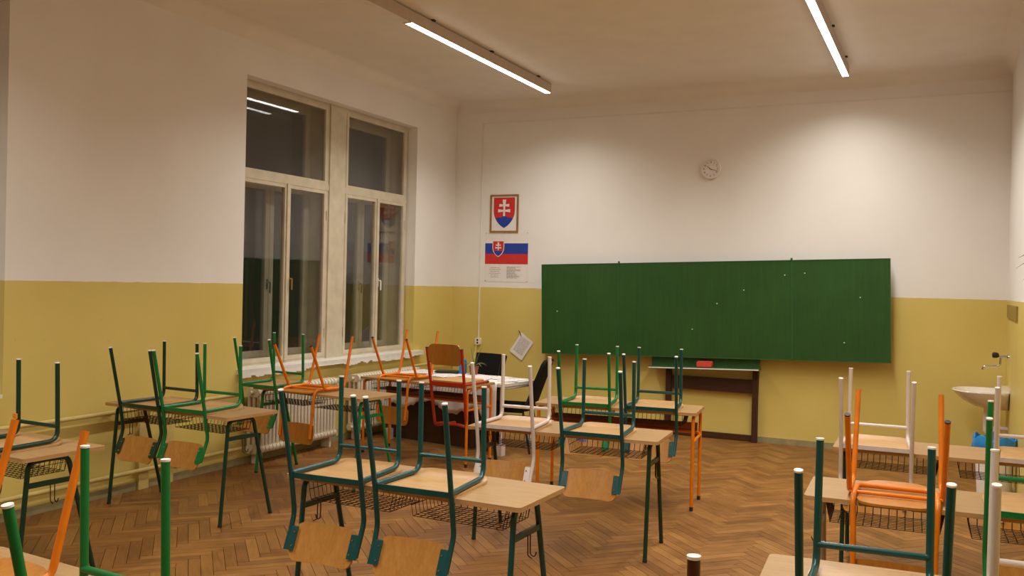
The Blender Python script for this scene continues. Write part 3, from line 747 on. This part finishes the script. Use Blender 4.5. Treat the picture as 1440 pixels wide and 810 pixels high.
desk('splayed', 'bottle', -4.915, 3.44, -3.0, 'beech school desk with dark legs at the left edge under dark green chairs')
desk('splayed', 'green', -2.36, 1.835, -4.0, 'beech school desk in the near left corner under orange and green chair legs')
desk('splayed', 'bottle', .10, 3.21, 3.0, 'nearest beech school desk on the right, under the largest dark teal chair')
desk('splayed', 'grey', .055, 4.735, 2.0, 'beech school desk with grey frame on the right, carrying the orange chair')
desk('splayed', 'bottle', .03, 6.20, 1.0, 'beech school desk with dark legs nearest the wash basin, carrying white chairs')
desk('splayed', 'teal', .07, 1.455, 0.0, 'beech school desk with teal legs under the single dark maroon chair')

# ------------------------------------------------------------------ chairs (upside down on the desks); origin on desk top level z=0
def seat_rows(y0, y1, w, rc, n=6):
    rows = []
    for k in range(n + 1):
        a = PI / 2 * k / n; rows.append((y0 + rc * .5 - rc * .5 * math.cos(a), w - rc * .5 + rc * .5 * math.sin(a)))
    for k in range(1, 5): rows.append((y0 + (y1 - y0) * (.15 + .7 * k / 5), w))
    for k in range(n + 1):
        a = PI / 2 * k / n; rows.append((y1 - rc + rc * math.sin(a), w - rc + rc * math.cos(a)))
    return rows
def back_rows(h, w, rc, n=5, taper=.0):
    rows = []
    for k in range(n + 1):
        a = PI / 2 * k / n; rows.append((rc - rc * math.cos(a), w - rc + rc * math.sin(a)))
    rows.append((h / 2, w + .004))
    for k in range(n + 1):
        a = PI / 2 * k / n; rows.append((h - rc + rc * math.sin(a), w - rc + rc * math.cos(a)))
    return rows
CH = {}
def foot(parent, tip, d, cap, r=.0135):
    t = Vector(tip); d = Vector(d).normalized()
    MB().tube([t - d * .002, t + d * .004], r, 12).obj('foot_cap', cap, parent)
def make_green(colour):
    root = thing('school_chair', '', 'chair'); fm = M[colour]
    def sfn(x, t):
        z = .0065 + .02 * max(0, (t - .42) / .085) ** 2 + .004 * (1 - (x / .2) ** 2) * (1 if .12 < t < .42 else 0) * 0
        return (x, t, z), (0, -.4 * max(0, (t - .42) / .085), 1)
    MB().slab(seat_rows(.10, .512, .20, .07), 8, .011, sfn).obj('seat', M['seat'], root)
    for sx in (-1, 1):
        tip = (sx * .2025, 0, .435)
        a = MB().tube([tip, (sx * .198, .09, .014), (sx * .199, .122, -.17), (sx * .193, .062, -.325)], .0125, 12, .12).obj('leg', fm, root)
        foot(a, tip, (0, -.09, .42), M['cap_white'])
        # flattened bracket that holds the backrest
        br = MB().prism([(.118, -.20), (.126, -.21), (.066, -.325), (.056, -.318)], sx * .146, sx * .199, 'x') if False else MB()
        br.add([(sx * .150, .096, -.228), (sx * .205, .096, -.228), (sx * .205, .052, -.328), (sx * .150, .052, -.328), (sx * .150, .090, -.231), (sx * .205, .090, -.231), (sx * .205, .046, -.331), (sx * .150, .046, -.331)],
               [(0, 1, 2, 3), (7, 6, 5, 4), (0, 4, 5, 1), (1, 5, 6, 2), (2, 6, 7, 3), (3, 7, 4, 0)])
        bo = br.obj('bracket', fm, root, False)
        for q in (.2, .8):
            MB().lathe([(0, -.001), (.005, -.001), (.004, .004), (0, .004)], 8, (sx * .163, .089 - .044 * q, -.231 - .1 * q), 'y').obj('bolt', M['steel'], bo)
        tip = (sx * .172, .46, .462)
        a = MB().tube([tip, (sx * .175, .468, .028), (sx * .196, .095, .026)], .0125, 12, .06).obj('leg', fm, root)
        foot(a, tip, (0, 0, 1), M['cap_white'])
    MB().box((-.196, .086, .004), (.196, .094, .030)).obj('seat_rail', fm, root, False)
    MB().tube([(-.173, .464, .105), (.173, .464, .105)], .0115, 12).obj('stretcher', fm, root)
    tan = Vector((0, -.42, -1)).normalized()
    def bfn(x, t):
        c = .030 * (1 - (x / .18) ** 2)
        p = Vector((x, .1085 + c, -.212)) + tan * t
        return p, (-.33 * x / .18, -1, .42)
    MB().slab(back_rows(.185, .178, .05), 10, .010, bfn).obj('backrest', M['back'], root)
    return root
def make_orange(colour):
    root = thing('school_chair', '', 'chair'); fm = M[colour]
    def sfn(x, t): return (x, t, .0065 + .02 * max(0, (t - .40) / .09) ** 2), (0, -.4 * max(0, (t - .40) / .09), 1)
    MB().slab([(.015, .07), (.022, .105), (.04, .135), (.065, .152), (.10, .16), (.13, .172), (.17, .188), (.22, .195), (.36, .195)] + [(.36 + .13 * math.sin(PI / 2 * k / 7), .065 + .13 * math.cos(PI / 2 * k / 7)) for k in range(1, 8)], 10, .011, sfn).obj('seat', M['seat_orange'], root)
    for sx in (-1, 1):
        tip = (sx * .205, 0, .405)
        a = MB().tube([tip, (sx * .200, .185, .030), (sx * .200, .32, .027)], .0125, 12, .045).obj('leg', fm, root)
        foot(a, tip, (0, -.185, .375), M['cap_dark'], .0132)
        tip = (sx * .19, .55, .462)
        a = MB().tube([tip, (sx * .198, .44, .030), (sx * .200, .32, .027)], .0125, 12, .045).obj('leg', fm, root)
        foot(a, tip, (0, .11, .43), M[colour], .0128)
    MB().tube([(-.17, .045, -.375), (-.172, .07, -.16), (-.178, .085, .026), (-.172, .33, .030), (.172, .33, .030), (.178, .085, .026), (.172, .07, -.16), (.17, .045, -.375)], .0125, 12, .05).obj('back_frame', fm, root)
    MB().tube([(-.2, .175, .026), (.2, .175, .026)], .009, 10).obj('stretcher', fm, root)
    def bfn(x, t):
        c = .030 * (1 - (x / .18) ** 2); return (x, .081 + c * .8 - t * .12, -.262 - t), (-.33 * x / .18, -1, .1)
    MB().slab(back_rows(.17, .185, .045), 10, .011, bfn).obj('backrest', M['seat_orange'], root)
    return root
def chair(kind, colour, x, y, rot, label, group='upturned school chairs'):
    key = (kind, colour)
    if key in CH: o = dup(CH[key])
    else: o = CH[key] = make_green(colour) if kind == 'g' else make_orange(colour)
    o.location = (x, y, .76); o.rotation_euler = (0, 0, math.radians(rot)); o['label'] = label; o['group'] = group
    return o
chair('g', 'teal', -2.637, 3.436, 2.0, 'left dark teal chair of the pair upturned on the big middle desk')
chair('g', 'teal', -2.158, 3.440, 1.8, 'right dark teal chair of the pair upturned on the big middle desk')
chair('g', 'white', -2.598, 5.300, 3.5, 'white framed chair upturned beside a teal chair on the second middle desk')
chair('g', 'teal', -2.003, 5.335, 3.6, 'dark teal chair upturned right of the white chair on the second middle desk')
cg = chair('g', 'green', -2.559, 6.690, 7.0, 'green framed chair with lilac sticker upturned on the orange desk before the chalkboard')
chair('g', 'teal', -2.040, 6.750, 6.5, 'dark teal chair upturned on the orange framed desk before the chalkboard')
chair('g', 'bottle', -5.246, 4.690, -2.0, 'dark green chair upturned on the desk against the yellow wall')
chair('g', 'green', -4.828, 4.705, 0.0, 'bright green chair upturned on the desk against the yellow wall')
chair('g', 'green', -5.414, 6.140, -3.0, 'bright green chair upturned in front of the window with brass handle')
chair('o', 'orange', -4.950, 6.115, -4.0, 'orange chair with splayed legs upturned on the desk before the first radiator')
chair('o', 'orange', -4.840, 7.420, -4.0, 'orange chair with splayed legs upturned beside the upright red chair')
chair('g', 'teal', -.178, 2.787, 3.2, 'nearest dark teal chair upturned on the right front desk')
chair('o', 'orange', -.188, 4.385, 1.5, 'orange chair upturned on the grey framed desk at right')
chair('g', 'white', -.362, 5.83, 1.9, 'white framed chair upturned near the far corner, left of the basin')
chair('g', 'white', .340, 2.87, 2.0, 'nearest white framed chair, at the right edge on the front desk')
chair('g', 'green', .379, 4.38, 1.0, 'bright green chair at the right edge on the grey framed desk')
chair('g', 'white', .474, 5.84, 0.0, 'white framed chair at the right edge upturned in front of the basin')
chair('g', 'green', -2.115, 1.390, -4.0, 'nearest bright green chair, bottom left, upturned on the near left desk')
chair('o', 'orange', -2.700, 1.500, -5.0, 'nearest orange chair, at the left edge on the near left desk')
g2 = chair('g', 'bottle', -4.679, 3.060, -2.3, 'dark green chair with an orange sticker upturned on the left edge desk')
chair('g', 'bottle', -5.29, 3.10, -2.3, 'dark green chair at the left edge showing one leg against the wall')
chair('g', 'maroon', -.496, 1.20, -30, 'dark maroon chair at the bottom edge showing one white capped leg')
for ch_ in cg.children:
    if ch_.name.startswith('backrest'):
        MB().lathe([(0, .0), (.045, .0), (.045, .0012), (0, .0012)], 20, (-.03, .104, -.275), 'y').obj('sticker', M['sticker'], ch_).rotation_euler = (0, 0, 0)
for ch_ in g2.children:
    if ch_.name.startswith('leg') and ch_.data.vertices[0].co.x < 0 and ch_.data.vertices[0].co.y > .3:
        MB().box((-.188, .440, .120), (-.158, .4505, .150)).obj('sticker', M['sticker_orange'], ch_, False)

# red chair hooked upright on the orange desk: seat lies on the desk top, runners hang below
rc = thing('school_chair', 'upright red framed chair with plywood back, its seat hooked on the orange desk', 'chair', (-4.195, 7.415, .76), math.radians(-5))
for sx in (-1, 1):
    a = MB().tube([(sx * .196, -.05, .345), (sx * .19, .012, .03), (sx * .178, .085, -.40), (sx * .178, .42, -.415)], .0145, 12, .06).obj('side_frame', M['red'], rc)
    foot(a, (sx * .196, -.05, .345), (0, -.06, .31), M['cap_dark'], .015)
    MB().tube([(sx * .19, .015, .012), (sx * .195, .40, .014)], .012, 10).obj('seat_rail', M['red'], rc)
    MB().tube([(sx * .195, .395, .014), (sx * .195, .42, .014)], .013, 10).obj('end_plug', M['cap_dark'], rc)
MB().box((-.19, .004, -.012), (.19, .02, .026)).obj('cross_rail', M['red'], rc, False)
MB().tube([(-.178, .088, -.385), (-.1, .07, -.37), (.1, .07, -.37), (.178, .088, -.385)], .0145, 10, .08).obj('foot_rail', M['red'], rc)
MB().slab([(q[0] - .03, q[1]) for q in seat_rows(.05, .43, .185, .06)], 8, .011, lambda x, t: ((x, t, .032), (0, 0, 1))).obj('seat', M['seat'], rc)
MB().slab(back_rows(.20, .185, .06), 10, .011, lambda x, t: ((x, -.028 + .03 * (1 - (x / .18) ** 2) - t * .12, .185 + t), (-.33 * x / .18, -1, -.09))).obj('backrest', M['seat_orange'], rc)

# ------------------------------------------------------------------ teacher table, cloth and what stands on it
tt = thing('teacher_table', 'white legged teacher table under a white cloth in the far left corner', 'table', (-4.68, 8.56, 0), math.radians(-9))
TW, TD, TZ = .76, .30, .715
MB().box((-TW, -TD, TZ - .03), (TW, TD, TZ)).obj('tabletop', M['sill'], tt, False)
for sx in (-1, 1):
    for sy in (-1, 1):
        a = MB().tube([(sx * (TW - .02), sy * (TD - .03), .1), (sx * (TW - .02), sy * (TD - .03), TZ - .03)], .016, 10).obj('leg', M['white'], tt)
        MB().box((sx * (TW - .02) - .035, sy * (TD - .03) - .035, 0), (sx * (TW - .02) + .035, sy * (TD - .03) + .035, .115)).obj('foot_block', M['white'], a, False)
    MB().tube([(sx * (TW - .02), -TD + .03, TZ - .05), (sx * (TW - .02), TD - .03, TZ - .05)], .012, 8).obj('side_rail', M['white'], tt)
MB().box((-TW + .02, -TD + .05, .02), (.36, -TD + .068, TZ - .03)).obj('modesty_panel', M['dark_wood'], tt, False)
MB().box((.34, -TD + .068, .02), (.36, TD - .02, TZ - .03)).obj('side_panel', M['dark_wood'], tt, False)
cl = MB(); NX, prof = 48, []
rr = random.Random(8)
path = [(TD - .0, TZ + .004)] + [(TD - 2 * TD * k / 6, TZ + .004) for k in range(1, 7)] + [(-TD - .012, TZ - .01)] + [(-TD - .016, TZ - .04 * k) for k in range(1, 8)]
vs = []
for i in range(NX + 1):
    x = -TW - .01 + (2 * TW - .04) * i / NX
    hang = .27 + .05 * math.sin(x * 9) + .03 * rr.random() + .20 * max(0, min(1, (x - .50) / .12))
    for k, (y, z) in enumerate(path):
        f = max(0, k - 7) / 7
        zz = z if k <= 7 else TZ - .01 - hang * f
        vs.append((x, y - (.02 * math.sin(x * 24 + .6) * f + .018 * f) + (.001 if k <= 7 else 0), zz + .0012 * math.sin(x * 31 + k)))
K = len(path); cl.add(vs, [(i * K + k, i * K + k + 1, (i + 1) * K + k + 1, (i + 1) * K + k) for i in range(NX) for k in range(K - 1)])
co = cl.obj('tablecloth', M['cloth']); co.location = tt.location; co.rotation_euler = tt.rotation_euler
sm = co.modifiers.new('thick', 'SOLIDIFY'); sm.thickness = .002; sm.offset = 1
tag(co, 'white cloth draped over the teacher table, hanging at the front', 'tablecloth')
def on_table(x, y, z=0):
    a = math.radians(-9); return (-4.68 + x * math.cos(a) - y * math.sin(a), 8.56 + x * math.sin(a) + y * math.cos(a), TZ + .0065 + z)
for k, (x, y, r, lab) in enumerate([(.60, .05, 20, 'printed sheet on the white cloth nearest the table end'), (.40, .14, -12, 'printed sheet on the white cloth in front of the black chair back'), (.34, -.12, 8, 'printed sheet on the white cloth near the front edge'), (-.45, .0, 15, 'printed sheet on the white cloth behind the orange chair'), (-.05, -.14, -25, 'printed sheet on the white cloth behind the red chair')]):
    o = MB().box((-.105, -.148, 0), (.105, .148, .0012)).obj('paper_sheet', M['news'], None, False); o.location = on_table(x, y, .001 * 1 + .0015 * k); o.rotation_euler = (0, 0, math.radians(r)); tag(o, lab, 'paper', 'printed sheets on the teacher table')
o = MB().box((-.13, -.09, 0), (.13, .09, .022)).obj('black_folder', M['dark'], None, False); o.location = on_table(-.30, .17, .002); o.rotation_euler = (0, 0, .3); tag(o, 'thin black folder lying on the white cloth beside the blue carton', 'folder')
bx = thing('drink_carton', 'bright blue carton standing on the teacher table by the plant', 'carton', on_table(-.13, .22, .002), .2)
MB().box((-.035, -.03, 0), (.035, .03, .13)).obj('box', M['sky_blue'], bx, False); MB().prism([(-.035, .13), (.035, .13), (.03, .155), (-.03, .155)], -.02, .02).obj('folded_top', M['sky_blue'], bx, False)
fpz = thing('potted_plant', 'slender leafed potted plant on the teacher table behind the blue carton', 'plant', on_table(.01, .235, .002))
MB().lathe([(0, 0), (.04, 0), (.055, .09), (.049, .09), (.04, .02), (0, .075)], 18).obj('pot', M['terracotta'], fpz)
for k in range(13):
    az = k * 2.4; long_ = k % 3 == 0
    leaf(MB(), (0, 0, .075), az, (.05 if long_ else .14) + .02 * (k % 4), .30 if long_ else .16, .04 if long_ else .14, .007).obj('leaf', M['leaf'] if k % 2 else M['leaf_pale'], fpz)

# black upholstered chairs of the teacher
def black_chair(x, y, rot, label, slot, bw, bh, rcn):
    r = thing('visitor_chair', label, 'chair', (x, y, 0), rot, 'black upholstered chairs')
    prof = rrect(.44, .43, .05, 4)
    MB().prism(prof, .43, .475, 'z').obj('seat', M['fabric'], r)
    def bfn(u, t): return (u, -.21 - .16 * (t / .45) - .03 * (1 - (u / .22) ** 2), .50 + t), (-.25 * u / .22, 1, .35)
    rows = back_rows(bh, bw, rcn)
    if slot: rows = [(t, w * (.90 + .12 * math.sin(PI * min(1, t / .45)))) for t, w in rows]
    else: rows = [(t, w * (.93 + .10 * t / bh)) for t, w in rows]
    b = MB().slab(rows, 10, .035, bfn).obj('backrest', M['fabric'], r)
    if slot: MB().slab([(q[0] * .04 + .40, .035) for q in ((0, 0), (1, 0))], 4, .038, bfn).obj('grip_slot', M['lamp_body'], b)
    for sx in (-1, 1):
        MB().tube([(sx * .20, .20, .0), (sx * .20, .17, .43)], .012, 10).obj('leg', M['dark'], r)
        MB().tube([(sx * .20, -.25, .0), (sx * .20, -.17, .43), (sx * .19, -.25, .62), (sx * .17, -.34, .85)], .012, 10, .06).obj('leg', M['dark'], r)
        MB().tube([(sx * .20, -.18, .42), (sx * .20, .18, .42)], .011, 8).obj('seat_rail', M['dark'], r)
    return r
black_chair(-4.83, 9.10, math.radians(168), 'black upholstered chair behind the teacher table, facing the room', False, .22, .40, .025)
black_chair(-4.05, 8.55, math.radians(100), 'black upholstered chair at the end of the teacher table, seen from its side', True, .205, .45, .06)
